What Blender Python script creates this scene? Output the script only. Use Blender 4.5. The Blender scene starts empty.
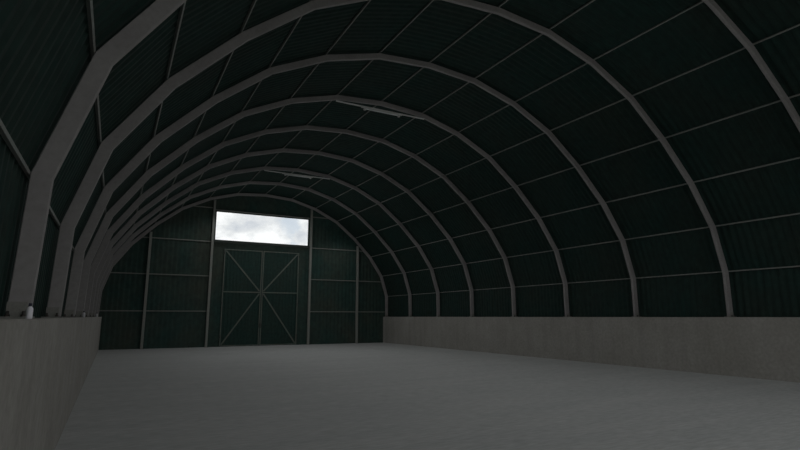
import bpy, bmesh, math, random
from mathutils import Vector, Matrix
random.seed(3)
C = bpy.context.scene.collection
XC = 7.676                     # hall axis
WT = 1.682                     # top of the low concrete walls
HWI = 8.20                     # half width between the wall faces
Y0, DY = 5.854, 3.202          # first rib in view, rib spacing
YE = 31.56                     # end wall
YF = -7.2                      # open front of the hall
# outer outline of one arch, right foot to ridge (offset from the axis, height)
HP = [(8.49, WT), (8.477, 3.037), (8.063, 4.38), (7.198, 5.635), (6.035, 6.818),
      (4.738, 7.852), (3.254, 8.579), (1.663, 9.03), (0.0, 9.153)]
OUT = HP + [(-x, z) for x, z in reversed(HP[:-1])]
OUT[-1] = (-8.53, WT)

# ------------------------------------------------------------------ materials
def mat(name, base, rough=0.8, var=None, scale=2.0, stretch=(1, 1, 1), amount=0.5,
        fine=0.0, bump=0.0, metallic=0.0, streak=0.0, spec=0.3):
    m = bpy.data.materials.new(name); m.use_nodes = True
    nt = m.node_tree; N = nt.nodes; L = nt.links
    b = N['Principled BSDF']; b.inputs['Roughness'].default_value = rough
    b.inputs['Metallic'].default_value = metallic
    b.inputs['Specular IOR Level'].default_value = spec
    tc = N.new('ShaderNodeTexCoord')
    mp = N.new('ShaderNodeMapping'); mp.inputs['Scale'].default_value = stretch
    L.new(tc.outputs['Object'], mp.inputs['Vector'])
    n = N.new('ShaderNodeTexNoise'); n.inputs['Scale'].default_value = scale
    n.inputs['Detail'].default_value = 6; n.inputs['Roughness'].default_value = 0.62
    L.new(mp.outputs['Vector'], n.inputs['Vector'])
    cr = N.new('ShaderNodeValToRGB')
    cr.color_ramp.elements[0].position = 0.36; cr.color_ramp.elements[1].position = 0.66
    cr.color_ramp.elements[0].color = (*base, 1)
    v = var or base
    cr.color_ramp.elements[1].color = (*[base[i] * (1 - amount) + v[i] * amount for i in range(3)], 1)
    L.new(n.outputs['Fac'], cr.inputs['Fac'])
    out = cr.outputs['Color']
    if fine:
        n2 = N.new('ShaderNodeTexNoise'); n2.inputs['Scale'].default_value = scale * 11
        n2.inputs['Detail'].default_value = 5
        L.new(mp.outputs['Vector'], n2.inputs['Vector'])
        mr = N.new('ShaderNodeMapRange'); mr.inputs['From Min'].default_value = 0.3; mr.inputs['From Max'].default_value = 0.7
        mr.inputs['To Min'].default_value = 1 - fine; mr.inputs['To Max'].default_value = 1 + fine
        L.new(n2.outputs['Fac'], mr.inputs['Value'])
        vm = N.new('ShaderNodeVectorMath'); vm.operation = 'SCALE'
        L.new(out, vm.inputs[0]); L.new(mr.outputs['Result'], vm.inputs['Scale'])
        out = vm.outputs['Vector']
    if streak:
        mp3 = N.new('ShaderNodeMapping'); mp3.inputs['Scale'].default_value = (3.2, 3.2, 0.16)
        L.new(tc.outputs['Object'], mp3.inputs['Vector'])
        n3 = N.new('ShaderNodeTexNoise'); n3.inputs['Scale'].default_value = 1.0; n3.inputs['Detail'].default_value = 5
        L.new(mp3.outputs['Vector'], n3.inputs['Vector'])
        mr = N.new('ShaderNodeMapRange'); mr.inputs['From Min'].default_value = 0.35; mr.inputs['From Max'].default_value = 0.65
        mr.inputs['To Min'].default_value = 1 - streak; mr.inputs['To Max'].default_value = 1 + streak
        L.new(n3.outputs['Fac'], mr.inputs['Value'])
        vm = N.new('ShaderNodeVectorMath'); vm.operation = 'SCALE'
        L.new(out, vm.inputs[0]); L.new(mr.outputs['Result'], vm.inputs['Scale'])
        out = vm.outputs['Vector']
    L.new(out, b.inputs['Base Color'])
    if bump:
        bp = N.new('ShaderNodeBump'); bp.inputs['Strength'].default_value = bump; bp.inputs['Distance'].default_value = 0.02
        L.new((n2 if fine else n).outputs['Fac'], bp.inputs['Height']); L.new(bp.outputs['Normal'], b.inputs['Normal'])
    return m

M = {}
M['floor'] = mat('worn_concrete_floor', (0.42, 0.435, 0.432), 0.9, (0.49, 0.50, 0.49), 0.7, (0.5, 2.4, 1), 0.7, 0.13, 0.15)
M['wall'] = mat('stained_concrete', (0.295, 0.287, 0.260), 0.92, (0.355, 0.346, 0.324), 1.1, (1, 1, 1), 0.8, 0.10, 0.15, streak=0.05)
M['steel'] = mat('dusty_grey_steel', (0.245, 0.236, 0.234), 0.75, (0.30, 0.292, 0.285), 1.3, (1, 1, 1), 0.9, 0.08, 0.05)
M['purlin'] = mat('grey_purlin_steel', (0.21, 0.235, 0.22), 0.75, (0.25, 0.23, 0.215), 1.2, (1, 1, 1), 0.7, 0.1)
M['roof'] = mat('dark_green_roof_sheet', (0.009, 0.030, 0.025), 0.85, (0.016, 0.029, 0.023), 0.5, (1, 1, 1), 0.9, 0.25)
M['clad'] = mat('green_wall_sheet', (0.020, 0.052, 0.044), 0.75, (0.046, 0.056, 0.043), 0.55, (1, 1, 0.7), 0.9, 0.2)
M['door'] = mat('green_door_sheet', (0.014, 0.042, 0.035), 0.75, (0.022, 0.041, 0.033), 0.6, (1, 1, 1), 0.9, 0.2)
M['rail'] = mat('green_grey_rail', (0.22, 0.245, 0.225), 0.75, (0.27, 0.255, 0.23), 1.5, (1, 1, 1), 0.8, 0.1)
M['door_rail'] = mat('dull_green_grey_rail', (0.115, 0.15, 0.13), 0.75, (0.15, 0.145, 0.125), 1.5, (1, 1, 1), 0.8, 0.1)
M['girt'] = mat('thin_grey_rail', (0.19, 0.215, 0.195), 0.75, (0.22, 0.21, 0.185), 1.5, (1, 1, 1), 0.8, 0.1)
M['dark'] = mat('dark_beam', (0.035, 0.05, 0.045), 0.8, (0.05, 0.05, 0.04), 1.5, (1, 1, 1), 0.8, 0.1)
M['bolt'] = mat('dark_bolt_steel', (0.05, 0.05, 0.05), 0.5, (0.08, 0.06, 0.05), 9, (1, 1, 1), 0.8, metallic=0.6)
M['shoe'] = mat('weathered_shoe_steel', (0.23, 0.225, 0.21), 0.75, (0.17, 0.18, 0.16), 5, (1, 1, 1), 0.9, 0.1)
M['lamp'] = mat('pale_lamp_enamel', (0.55, 0.56, 0.55), 0.5, (0.60, 0.60, 0.58), 4)
M['tube'] = mat('unlit_white_tube', (0.70, 0.74, 0.74), 0.25, (0.66, 0.7, 0.7), 4)
M['plastic'] = mat('white_plastic', (0.80, 0.80, 0.84), 0.4, (0.66, 0.66, 0.70), 8)
M['cap'] = mat('dark_blue_cap', (0.030, 0.030, 0.055), 0.4, (0.04, 0.04, 0.06), 8)
M['paper'] = mat('pale_grey_wrap', (0.55, 0.55, 0.58), 0.7, (0.45, 0.45, 0.47), 14)
M['frame'] = mat('green_frame', (0.030, 0.045, 0.040), 0.7, (0.045, 0.05, 0.04), 3)
M['ground'] = mat('gravel_ground', (0.16, 0.15, 0.12), 0.95, (0.10, 0.13, 0.06), 0.3, (1, 1, 1), 0.8, 0.3)
g = bpy.data.materials.new('clear_pane'); g.use_nodes = True
nt = g.node_tree; nt.nodes.remove(nt.nodes['Principled BSDF'])
tr = nt.nodes.new('ShaderNodeBsdfTransparent'); tr.inputs[0].default_value = (0.97, 0.98, 0.98, 1)
gl = nt.nodes.new('ShaderNodeBsdfGlossy'); gl.inputs['Roughness'].default_value = 0.02
fr = nt.nodes.new('ShaderNodeFresnel'); fr.inputs['IOR'].default_value = 1.3
mx = nt.nodes.new('ShaderNodeMixShader')
nt.links.new(fr.outputs[0], mx.inputs[0]); nt.links.new(tr.outputs[0], mx.inputs[1]); nt.links.new(gl.outputs[0], mx.inputs[2])
nt.links.new(mx.outputs[0], nt.nodes['Material Output'].inputs['Surface'])
M['glass'] = g

# ------------------------------------------------------------------ helpers
def box(bm, x0, x1, y0, y1, z0, z1, rot=None):
    v = [bm.verts.new((x, y, z)) for z in (z0, z1) for y in (y0, y1) for x in (x0, x1)]
    for f in ((0, 2, 3, 1), (4, 5, 7, 6), (0, 1, 5, 4), (2, 6, 7, 3), (0, 4, 6, 2), (1, 3, 7, 5)):
        bm.faces.new([v[i] for i in f])
    return v
def bevel(bm, w, seg=1):
    bmesh.ops.recalc_face_normals(bm, faces=bm.faces)
    bmesh.ops.bevel(bm, geom=list(bm.edges), offset=w, segments=seg, affect='EDGES', clamp_overlap=True)
def lathe(bm, prof, n=20, axis='Z'):
    rings = []
    for r, h in prof:
        ring = []
        for k in range(n):
            a = 2 * math.pi * k / n
            p = (r * math.cos(a), r * math.sin(a), h)
            if axis == 'X': p = (h, p[0], p[1])
            ring.append(bm.verts.new(p))
        rings.append(ring)
    for a, b in zip(rings, rings[1:]):
        for k in range(n):
            bm.faces.new((a[k], a[(k + 1) % n], b[(k + 1) % n], b[k]))
    bm.faces.new(list(reversed(rings[0]))); bm.faces.new(rings[-1])
def bar(bm, a, b, w, d, y0):
    """flat bar between two points of the (x,z) plane, width w, from y0-d to y0"""
    a = Vector(a); b = Vector(b); t = (b - a).normalized(); n = Vector((-t.y, t.x)) * w / 2
    c = [a + n, b + n, b - n, a - n]
    f = [bm.verts.new((p.x, y0 - d, p.y)) for p in c]; k = [bm.verts.new((p.x, y0, p.y)) for p in c]
    bm.faces.new(f); bm.faces.new(list(reversed(k)))
    for i in range(4): bm.faces.new((f[i], k[i], k[(i + 1) % 4], f[(i + 1) % 4]))
def obj(name, bm, m, parent=None, loc=(0, 0, 0), smooth=False):
    bmesh.ops.recalc_face_normals(bm, faces=bm.faces)
    me = bpy.data.meshes.new(name); bm.to_mesh(me); bm.free()
    me.materials.append(m)
    if smooth:
        for p in me.polygons: p.use_smooth = True
        try: me.set_sharp_from_angle(angle=math.radians(35))
        except Exception: pass
    o = bpy.data.objects.new(name, me); C.objects.link(o); o.location = loc
    if parent: o.parent = parent
    return o
def tag(o, label, cat, group=None):
    o['label'] = label; o['category'] = cat
    if group: o['group'] = group
    return o
def struct(o, label, cat):
    tag(o, label, cat); o['kind'] = 'structure'; return o
def new(): return bmesh.new()
def offset(pts, d):
    """offset the open outline inwards by d (outwards if negative), mitred"""
    res = []
    for i, p in enumerate(pts):
        p = Vector(p)
        ts = []
        if i > 0: ts.append((p - Vector(pts[i - 1])).normalized())
        if i < len(pts) - 1: ts.append((Vector(pts[i + 1]) - p).normalized())
        ns = [Vector((-t.y, t.x)) for t in ts]
        if len(ns) == 1:
            n = ns[0]; q = p + n * d
            q = Vector((q.x, p.y))             # feet stay level on the wall
        else:
            m_ = (ns[0] + ns[1]).normalized(); q = p + m_ * d / max(0.3, m_.dot(ns[0]))
        res.append(q)
    return res

# ------------------------------------------------------------------ the setting
bm = new(); box(bm, -60, 75, -60, 100, -0.5, -0.04)
struct(obj('ground', bm, M['ground']), 'gravel and grass ground outside the hall', 'ground')
bm = new(); box(bm, XC - HWI, XC + HWI, YF, YE + 0.25, -0.25, 0)
struct(obj('floor', bm, M['floor']), 'plain worn grey concrete floor of the empty hall', 'floor')
for s, nm, lb in ((-1, 'wall_left', 'low concrete wall along the left side carrying the arch feet'),
                  (1, 'wall_right', 'low concrete wall along the right side carrying the arch feet')):
    bm = new(); x0, x1 = sorted((XC + s * HWI, XC + s * (HWI + 0.72)))
    box(bm, x0, x1, YF, YE + 0.14, -0.25, WT)
    bmesh.ops.recalc_face_normals(bm, faces=bm.faces)
    es = [e for e in bm.edges if all(abs(v.co.z - WT) < 1e-4 for v in e.verts)]
    bmesh.ops.bevel(bm, geom=es, offset=0.012, segments=2, affect='EDGES')
    struct(obj(nm, bm, M['wall']), lb, 'wall')

# curved corrugated skin: ridges run along the arch
SKIN = 0.06
PER, SUB, AMP = 0.2, 8, 0.013
def skin_ring(d):
    return [Vector((XC + p.x, p.y)) for p in offset(OUT, d)]
base_in = skin_ring(-SKIN + AMP); base_out = skin_ring(-SKIN - AMP)
bm = new(); rows = []
n = int((YE + 0.2 - YF) / PER * SUB)
for k in range(n + 1):
    y = YF + k * PER / SUB; w = 0.5 + 0.5 * math.cos(2 * math.pi * k / SUB)
    w = min(1, max(0, (w - 0.5) * 1.5 + 0.5))
    rows.append([bm.verts.new((a.x * (1 - w) + b.x * w, y, a.y * (1 - w) + b.y * w)) for a, b in zip(base_in, base_out)])
for a, b in zip(rows, rows[1:]):
    for j in range(len(a) - 1): bm.faces.new((a[j], b[j], b[j + 1], a[j + 1]))
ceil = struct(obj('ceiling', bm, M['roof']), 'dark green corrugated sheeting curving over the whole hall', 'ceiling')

# end wall skin, ridges upright, with openings for window and door
WX0, WX1, WZ0, WZ1 = 4.85, 10.505, 6.12, 7.82
DX0, DX1, DZ = 5.46, 9.89, 5.64
top = skin_ring(-SKIN + AMP)
def roof_z(x):
    best = None
    for a, b in zip(top, top[1:]):
        if abs(a.x - b.x) > 1e-6 and min(a.x, b.x) - 1e-6 <= x <= max(a.x, b.x) + 1e-6:
            z = a.y + (b.y - a.y) * (x - a.x) / (b.x - a.x); best = z if best is None else max(best, z)
    return best if best is not None else WT
def leg_x(z):      # inner half width of the skin at height z
    for a, b in zip(top, top[1:]):
        if (a.y - z) * (b.y - z) <= 0 and a.x > XC: return b.x + (a.x - b.x) * (z - b.y) / (a.y - b.y) if a.y != b.y else a.x
    return top[0].x
bm = new()
xs = set(); x = XC - 8.60
while x <= XC + 8.60 + 1e-6: xs.add(round(x, 4)); x += 0.05
for e in (WX0, WX1, DX0, DX1, XC - HWI, XC + HWI): xs.add(e)
xs = sorted(xs)
def cy(x):
    return YE + 0.09 + (0.016 if int(math.floor((x - XC) / 0.1)) % 2 else -0.016)
def cyv(x):
    t = ((x - XC) / 0.25) % 1.0
    return YE + 0.09 + 0.005 * (1 if t < 0.3 else (1 - (t - 0.3) / 0.2 * 2 if t < 0.5 else (-1 if t < 0.8 else -1 + (t - 0.8) / 0.2 * 2)))
def col(xa, xb, zl, zu):
    za, zb = zu if isinstance(zu, tuple) else (zu, zu)
    if za <= zl + 0.001 and zb <= zl + 0.001: return
    v = [bm.verts.new(p) for p in ((xa, cyv(xa), zl), (xb, cyv(xb), zl), (xb, cyv(xb), zb), (xa, cyv(xa), za))]
    bm.faces.new(v)
for a, b in zip(xs, xs[1:]):
    m_ = (a + b) / 2
    lo = -0.03 if abs(m_ - XC) < HWI else WT
    tp = (max(WT, roof_z(a)) + .03, max(WT, roof_z(b)) + .03)
    if abs(m_ - XC) > 8.40: tp = (3.45, 3.45)
    segs = [(lo, None)]
    inw = WX0 < m_ < WX1; ind = DX0 < m_ < DX1
    if ind: col(a, b, DZ, WZ0); col(a, b, WZ1, tp)
    elif inw: col(a, b, lo, WZ0); col(a, b, WZ1, tp)
    else: col(a, b, lo, tp)
bmesh.ops.remove_doubles(bm, verts=bm.verts, dist=1e-4)
struct(obj('wall_back', bm, M['clad']), 'green corrugated end wall under the arch, far end of the hall', 'wall')

# window high in the end wall
bm = new()
for x0, x1, z0, z1 in ((WX0 - .03, WX0 + .015, WZ0 - .03, WZ1 + .03), (WX1 - .015, WX1 + .03, WZ0 - .03, WZ1 + .03),
                       (WX0 + .015, WX1 - .015, WZ0 - .03, WZ0 + .015), (WX0 + .015, WX1 - .015, WZ1 - .015, WZ1 + .03)):
    box(bm, x0, x1, YE + 0.065, YE + 0.125, z0, z1)
wf = struct(obj('window_1', bm, M['frame']), 'wide bright window strip above the double door', 'window')
bm = new(); box(bm, WX0 + .015, WX1 - .015, YE + .095, YE + .101, WZ0 + .015, WZ1 - .015); obj('pane', bm, M['glass'], wf)

# double door
dr = bpy.data.objects.new('door_1', None); C.objects.link(dr); dr.location = (XC, YE + 0.035, 0)
struct(dr, 'dark green double door with grey cross bracing below the window', 'door')
def leaf(s):
    bm = new(); xa, xb = (0.003, DX1 - XC + 0.04) if s > 0 else (DX0 - XC - 0.04, -0.003)
    n = 44; vs = []
    for k in range(n + 1):
        x = xa + (xb - xa) * k / n; y = 0.012 * (1 if (k // 2) % 2 else -1)
        vs.append((bm.verts.new((x, y, 0.004)), bm.verts.new((x, y, DZ + 0.03)), bm.verts.new((x, y + 0.03, DZ + 0.03)), bm.verts.new((x, y + 0.03, 0.004))))
    for a, b in zip(vs, vs[1:]):
        for q in range(4): bm.faces.new((a[q], b[q], b[(q + 1) % 4], a[(q + 1) % 4]))
    bm.faces.new(vs[0]); bm.faces.new(vs[-1])
    lf = obj('door_leaf', bm, M['door'], dr)
    lf['label'] = ('right' if s > 0 else 'left') + ' leaf of the double door'
    w = 0.055; yb = -0.013
    def piece(nm, a, b, w=w, d=0.04):
        bm = new(); bar(bm, a, b, w, d, yb); obj(nm, bm, M['door_rail'], lf)
    xo = xb if s > 0 else xa; xi = xa if s > 0 else xb
    piece('stile', (xo - s * .03, 0.03), (xo - s * .03, DZ - .02))
    piece('stile', (xi + s * .05, 0.03), (xi + s * .05, DZ - .02))
    x1, x2 = sorted((xo - s * .058, xi + s * .078))
    piece('rail', (x1, 3.12), (x2, 3.12), 0.07)
    piece('rail', (x1, DZ - .05), (x2, DZ - .05))
    piece('rail', (x1, 0.06), (x2, 0.06), 0.05, 0.03)
    for zz, z2 in ((3.20, DZ - 0.12), (3.04, 0.12)):
        piece('brace', (xi + s * .12, zz), (xo - s * .10, z2), 0.075)
    bm = new(); box(bm, -.012, .012, -.10, -.045, 1.05, 1.30); bevel(bm, .005)
    obj('pull_handle', bm, M['bolt'], lf, (xi + s * .05, 0, 0))
    for hz in (0.5, 2.4, 4.2, 5.3):
        bm = new(); lathe(bm, [(.02, 0), (.02, .14)], 10); obj('hinge', bm, M['bolt'], lf, (xo + s * .0, -.045, hz))
leaf(-1); leaf(1)
bm = new(); box(bm, -.05, .05, .045, .055, 0.01, DZ + .03); obj('cover_strip', bm, M['door'], dr)

# ------------------------------------------------------------------ arch ribs
RW, RD = 0.185, 0.09
inner = offset(OUT, RW)
for _i, _p in enumerate(inner):            # the rib is a little slimmer towards the crown
    k = max(0.0, (_p.y - 4.4) / 4.8) * 0.16
    inner[_i] = _p * (1 - k) + Vector(OUT[_i]) * k
def rib_mesh():
    bm = new(); R = []
    for a, b in zip(OUT, inner):
        za = max(a[1] - WT, .0185); zb = max(b.y - WT, .0185)
        R.append([bm.verts.new((a[0], 0, za)), bm.verts.new((a[0], RD, za)), bm.verts.new((b.x, RD, zb)), bm.verts.new((b.x, 0, zb))])
    for a, b in zip(R, R[1:]):
        for q in range(4): bm.faces.new((a[q], a[(q + 1) % 4], b[(q + 1) % 4], b[q]))
    bm.faces.new(R[0]); bm.faces.new(list(reversed(R[-1])))
    bmesh.ops.recalc_face_normals(bm, faces=bm.faces)
    es = [e for e in bm.edges if abs(e.calc_face_angle(0)) > 1.2]
    bmesh.ops.bevel(bm, geom=es, offset=0.008, segments=1, affect='EDGES')
    return bm
def shoe_mesh():
    bm = new(); box(bm, -.125, .125, -.11, .11, 0, .018); 
    box(bm, -.078, .078, -.053, .053, .018, .15)
    return bm
def bolt_mesh():
    bm = new(); lathe(bm, [(.021, 0), (.021, .018), (.012, .018), (.012, .05)], 6); return bm
ribname = ['nearest grey steel arch rib, its left leg widest at the picture edge',
           'second grey steel arch rib from the viewer',
           'third grey steel arch rib from the viewer',
           'fourth grey steel arch rib, carrying the nearer lamp bar under its crown',
           'fifth grey steel arch rib, just beyond the nearer lamp bar',
           'sixth grey steel arch rib, just before the farther lamp bar',
           'seventh grey steel arch rib, carrying the farther lamp bar',
           'eighth grey steel arch rib, last one free of the end wall',
           'last thin grey steel arch rib, framing the green end wall']
ribs = []
for i in range(9):
    y = Y0 + i * DY
    if i == 0:
        r = obj('arch_rib', rib_mesh(), M['steel'], None, (XC, y, WT))
        for s in (1, -1):
            p = obj('foot_shoe', shoe_mesh(), M['shoe'], r, (8.40 if s > 0 else -8.45, RD / 2, 0))
            if s > 0: p.data.name = 'foot_shoe'
            for bx in (-.06, .06):
                for by in (-.082, .082):
                    b = obj('anchor_bolt', bolt_mesh(), M['bolt'], p, (bx, by, .018))
    else:
        r = ribs[0].copy(); C.objects.link(r); r.location = (XC, y if i < 8 else YE - RD - 0.005, WT)
        for ch in list(ribs[0].children):
            c = ch.copy(); C.objects.link(c); c.parent = r
            for gch in ch.children:
                d = gch.copy(); C.objects.link(d); d.parent = c
    tag(r, ribname[i], 'arch rib', 'steel arch ribs spanning the hall')
    ribs.append(r)

# ------------------------------------------------------------------ purlins (between ribs and skin)
ordw = ['lowest', 'second lowest', 'third lowest', 'fourth lowest', 'fifth lowest', 'sixth lowest', 'seventh lowest']
for j in range(1, 16):
    p = Vector(OUT[j]); t = (Vector(OUT[j + 1]) - Vector(OUT[j - 1])).normalized(); nrm = Vector((t.y, -t.x))
    # nrm points outwards (outline runs right foot -> ridge -> left foot)
    c = p + nrm * 0.022
    bm = new(); hw, hd = 0.017, 0.018
    cs = [(-hw, -hd), (hw, -hd), (hw, hd), (hw - .02, hd), (hw - .02, -hd + .012), (-hw, -hd + .012)]
    cs = [(-hw, -hd), (hw, -hd), (hw, hd), (-hw, hd)]
    a = []; b = []
    for u, v in cs:
        q = c - p + t * u + nrm * v
        a.append(bm.verts.new((q.x, 0, q.y))); b.append(bm.verts.new((q.x, YE + 0.03 - YF, q.y)))
    bm.faces.new(a); bm.faces.new(list(reversed(b)))
    for k in range(4): bm.faces.new((a[k], b[k], b[(k + 1) % 4], a[(k + 1) % 4]))
    o = obj('purlin', bm, M['purlin'], None, (XC + p.x, YF, p.y))
    if j < 8: lb = 'thin grey purlin, %s of those on the right side of the roof' % ordw[j - 1]
    elif j == 8: lb = 'thin grey purlin running along the very crown of the roof'
    else: lb = 'thin grey purlin, %s of those on the left side of the roof' % ordw[15 - j]
    tag(o, lb, 'purlin', 'long purlins tying the arch ribs together')

# ------------------------------------------------------------------ end wall steelwork
def top_under(x):
    """underside height of the last rib at x"""
    pts = [Vector((XC + q.x, q.y)) for q in inner]
    for a, b in zip(pts, pts[1:]):
        if min(a.x, b.x) <= x <= max(a.x, b.x) and abs(a.x - b.x) > .05: return a.y + (b.y - a.y) * (x - a.x) / (b.x - a.x)
PX = [XC - 6.22, XC - 2.975, XC + 2.975, XC + 6.22]
for x, lb in zip(PX, ['grey upright post left of the door, nearest the left wall', 'grey upright post touching the left end of the window',
                      'grey upright post touching the right end of the window', 'grey upright post right of the door, nearest the right wall']):
    bm = new(); w = 0.065; h0 = min(top_under(x - w), top_under(x + w))
    box(bm, -w, w, -0.13, 0, 0, h0 - 0.01); bevel(bm, .006)
    o = obj('wall_post', bm, M['rail'], None, (x, YE + 0.012, 0)); tag(o, lb, 'post', 'upright posts of the end wall')
    bm = new(); box(bm, -.11, .11, -.09, .0, 0, .015); obj('foot_plate', bm, M['shoe'], o, (0, -0.13, 0))
def half_in(z):
    pts = [Vector(q) for q in OUT]
    for a, b in zip(pts, pts[1:]):
        if (a.y - z) * (b.y - z) <= 0 and a.x > 0 and a.y != b.y: return b.x + (a.x - b.x) * (z - b.y) / (a.y - b.y)
zn = {2: 'lowest', 4: 'second lowest', 6: 'second highest', 8: 'highest'}
for z in (2, 4, 6, 8):
    for s in (-1, 1):
        xe = XC + s * (half_in(z + .03) - 0.02); xi = XC + s * 2.975
        x0, x1 = sorted((xe, xi)); bm = new(); box(bm, 0, x1 - x0, 0, .05, -.028, .028)
        o = obj('wall_rail', bm, M['girt'], None, (x0, YE + 0.014, z))
        tag(o, 'thin horizontal rail on the end wall, %s %s of the door' % (zn[z], 'left' if s < 0 else 'right'), 'rail', 'horizontal rails of the end wall')
bm = new(); box(bm, PX[1] + .068, PX[2] - .068, -.10, 0.05, 0, .13); bevel(bm, .006)
tag(obj('lintel_beam', bm, M['dark'], None, (0, YE + 0.012, 5.95)), 'dark beam under the window and above the double door', 'beam')
bm = new(); box(bm, PX[1] + .068, PX[2] - .068, -.05, 0.05, 0, .05); bevel(bm, .006)
tag(obj('head_rail', bm, M['rail'], None, (0, YE + 0.012, 7.87)), 'thin rail just above the window', 'rail')

# ------------------------------------------------------------------ lamp bars
def lamp(i, lb):
    y = Y0 + i * DY + 0.045
    e = bpy.data.objects.new('tube_lamp', None); C.objects.link(e); e.location = (XC + .02, y, 8.825)
    tag(e, lb, 'lamp', 'unlit tube lamps under the roof')
    bm = new(); box(bm, -1.72, 1.72, -.03, .03, -.018, .018); bevel(bm, .006); obj('mounting_bar', bm, M['lamp'], e)
    bm = new(); box(bm, -.80, .80, -.035, .035, -.05, -.018); bevel(bm, .01); obj('housing', bm, M['lamp'], e)
    bm = new(); lathe(bm, [(.02, -.62), (.02, .62)], 14, 'X'); obj('tube', bm, M['tube'], e, (0, 0, -.075), True)
    for s in (-1, 1):
        bm = new(); box(bm, -.04, .04, -.04, .04, -.125, -.05); bevel(bm, .012); obj('lamp_holder', bm, M['lamp'], e, (s * .665, 0, 0))
    for s in (-1, 1):
        bm = new(); box(bm, -.02, .02, -.02, .02, .018, .04); obj('hanger', bm, M['shoe'], e, (s * 1.60, .05, 0))
    return e
lamp(3, 'long unlit tube lamp bar under the arch crown, nearer of the two')
lamp(6, 'long unlit tube lamp bar under the arch crown, farther and smaller one')

# ------------------------------------------------------------------ small bottles on the left wall
def bottle(x, y, h, r, lb, m='plastic'):
    bm = new(); lathe(bm, [(r * .9, 0), (r, h * .04), (r, h * .62), (r * .85, h * .72), (r * .42, h * .80), (r * .42, h * .84)], 18)
    o = obj('bottle', bm, M[m], None, (x, y, WT), True)
    tag(o, lb, 'bottle', 'small bottles on the left low wall')
    bm = new(); lathe(bm, [(r * .55, 0), (r * .55, h * .17), (r * .45, h * .20)], 14); obj('cap', bm, M['cap'], o, (0, 0, h * .82), True)
bottle(XC - 8.25, 4.98, .118, .022, 'small white bottle with dark cap on the left wall by the nearest rib')
bottle(XC - 8.235, 13.2, .13, .03, 'tiny pale bottle on the left wall between the third and fourth ribs', 'paper')
bottle(XC - 8.235, 23.3, .16, .035, 'tiny pale bottle at the far end of the left wall', 'paper')

# ------------------------------------------------------------------ sky
w = bpy.data.worlds.new('sky'); bpy.context.scene.world = w; w.use_nodes = True
nt = w.node_tree; N = nt.nodes; L = nt.links; bg = N['Background']
tc = N.new('ShaderNodeTexCoord')
def math_(op, a, b=None, clamp=False):
    n = N.new('ShaderNodeMath'); n.operation = op; n.use_clamp = clamp
    for i, v in enumerate((a, b)):
        if v is None: continue
        if isinstance(v, (int, float)): n.inputs[i].default_value = v
        else: L.new(v, n.inputs[i])
    return n.outputs[0]
n1 = N.new('ShaderNodeTexNoise'); n1.inputs['Scale'].default_value = 13; n1.inputs['Detail'].default_value = 9; n1.inputs['Roughness'].default_value = .6
mp = N.new('ShaderNodeMapping'); mp.inputs['Scale'].default_value = (1, 1, 1.8); mp.inputs['Location'].default_value = (.35, .1, .2)
L.new(tc.outputs['Generated'], mp.inputs['Vector']); L.new(mp.outputs['Vector'], n1.inputs['Vector'])
cr = N.new('ShaderNodeValToRGB'); E = cr.color_ramp.elements
E[0].position = .30; E[0].color = (.60, .63, .68, 1); E[1].position = .56; E[1].color = (1.0, 1.0, 1.0, 1)
e = E.new(.45); e.color = (.80, .81, .82, 1)
L.new(n1.outputs['Fac'], cr.inputs['Fac'])
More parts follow.
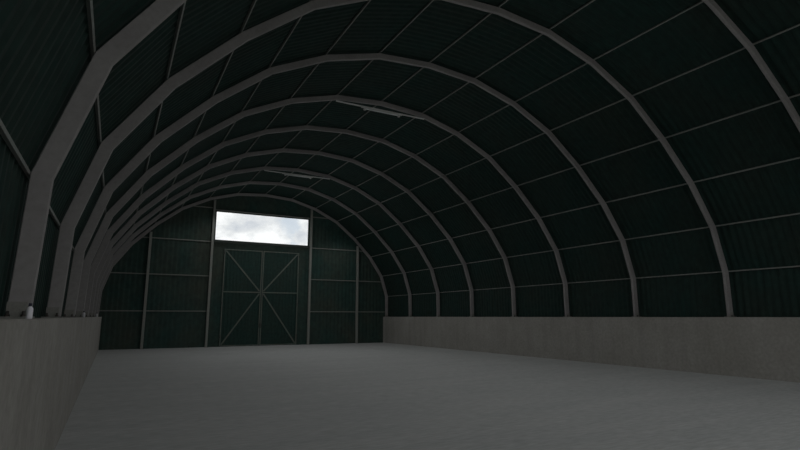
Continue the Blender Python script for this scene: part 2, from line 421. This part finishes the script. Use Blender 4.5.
# a patch of thinner, bluish cloud low over the far end
d0 = N.new('ShaderNodeVectorMath'); d0.operation = 'DISTANCE'; L.new(tc.outputs['Generated'], d0.inputs[0]); d0.inputs[1].default_value = (.2826, .944, .172)
n2 = N.new('ShaderNodeTexNoise'); n2.inputs['Scale'].default_value = 26; n2.inputs['Detail'].default_value = 8
L.new(tc.outputs['Generated'], n2.inputs['Vector'])
dd = math_('ADD', d0.outputs['Value'], math_('MULTIPLY', math_('SUBTRACT', n2.outputs['Fac'], .5), .09))
mk = N.new('ShaderNodeMapRange'); mk.interpolation_type = 'SMOOTHSTEP'
mk.inputs['From Min'].default_value = .018; mk.inputs['From Max'].default_value = .034; mk.inputs['To Min'].default_value = .75; mk.inputs['To Max'].default_value = 0
L.new(dd, mk.inputs['Value'])
mix = N.new('ShaderNodeMixRGB'); L.new(mk.outputs['Result'], mix.inputs['Fac']); L.new(cr.outputs['Color'], mix.inputs[1]); mix.inputs[2].default_value = (.60, .67, .75, 1)
L.new(mix.outputs[0], bg.inputs['Color']); bg.inputs['Strength'].default_value = 1.1

# ------------------------------------------------------------------ unseen fill lamps, added to light the hall evenly
def spot(x, y, z, e, ang=165):
    l = bpy.data.lights.new('fill_spot', 'SPOT'); l.energy = e; l.spot_size = math.radians(ang); l.spot_blend = 1; l.shadow_soft_size = 0
    o = bpy.data.objects.new('fill_spot', l); C.objects.link(o); o.location = (x, y, z)
def point(x, y, z, e):
    l = bpy.data.lights.new('fill_point', 'POINT'); l.energy = e; l.shadow_soft_size = 0
    o = bpy.data.objects.new('fill_point', l); C.objects.link(o); o.location = (x, y, z)
for k in range(12):
    y = -5 + k * 3.2
    f = 1.0 if k < 8 else 1.45
    for dx, z, e in ((-4.6, 7.2, 11), (-2.8, 7.8, 25), (1.6, 8.2, 20), (4.8, 6.9, 29)):
        spot(XC + dx, y, z, e * f)
for k in range(7):
    for dx in (-.6, 2.0):
        point(XC + dx, -3 + k * 5.4, 5.2, 13)  # added fill without a fixture, lifts ribs and crown
point(XC - 2, 27.5, 5.5, 14); point(XC + 2, 27.5, 5.5, 14)  # extra added fill to brighten the upper end wall

# ------------------------------------------------------------------ camera
F, YAW, PITCH = 520.72, 0.497, 0.174
cd = bpy.data.cameras.new('camera'); cam = bpy.data.objects.new('camera', cd); C.objects.link(cam)
cd.sensor_width = 36; cd.lens = 36 * F / 800; cd.clip_start = .05; cd.clip_end = 500
cam.location = (0, 0, 1.7); cam.rotation_mode = 'XYZ'
cam.rotation_euler = (math.pi / 2 + PITCH, 0, -YAW)
sc = bpy.context.scene; sc.camera = cam
sc.view_settings.view_transform = 'Standard'; sc.view_settings.look = 'None'
sc.cycles.use_denoising = True
sc.cycles.max_bounces = 6; sc.cycles.diffuse_bounces = 4
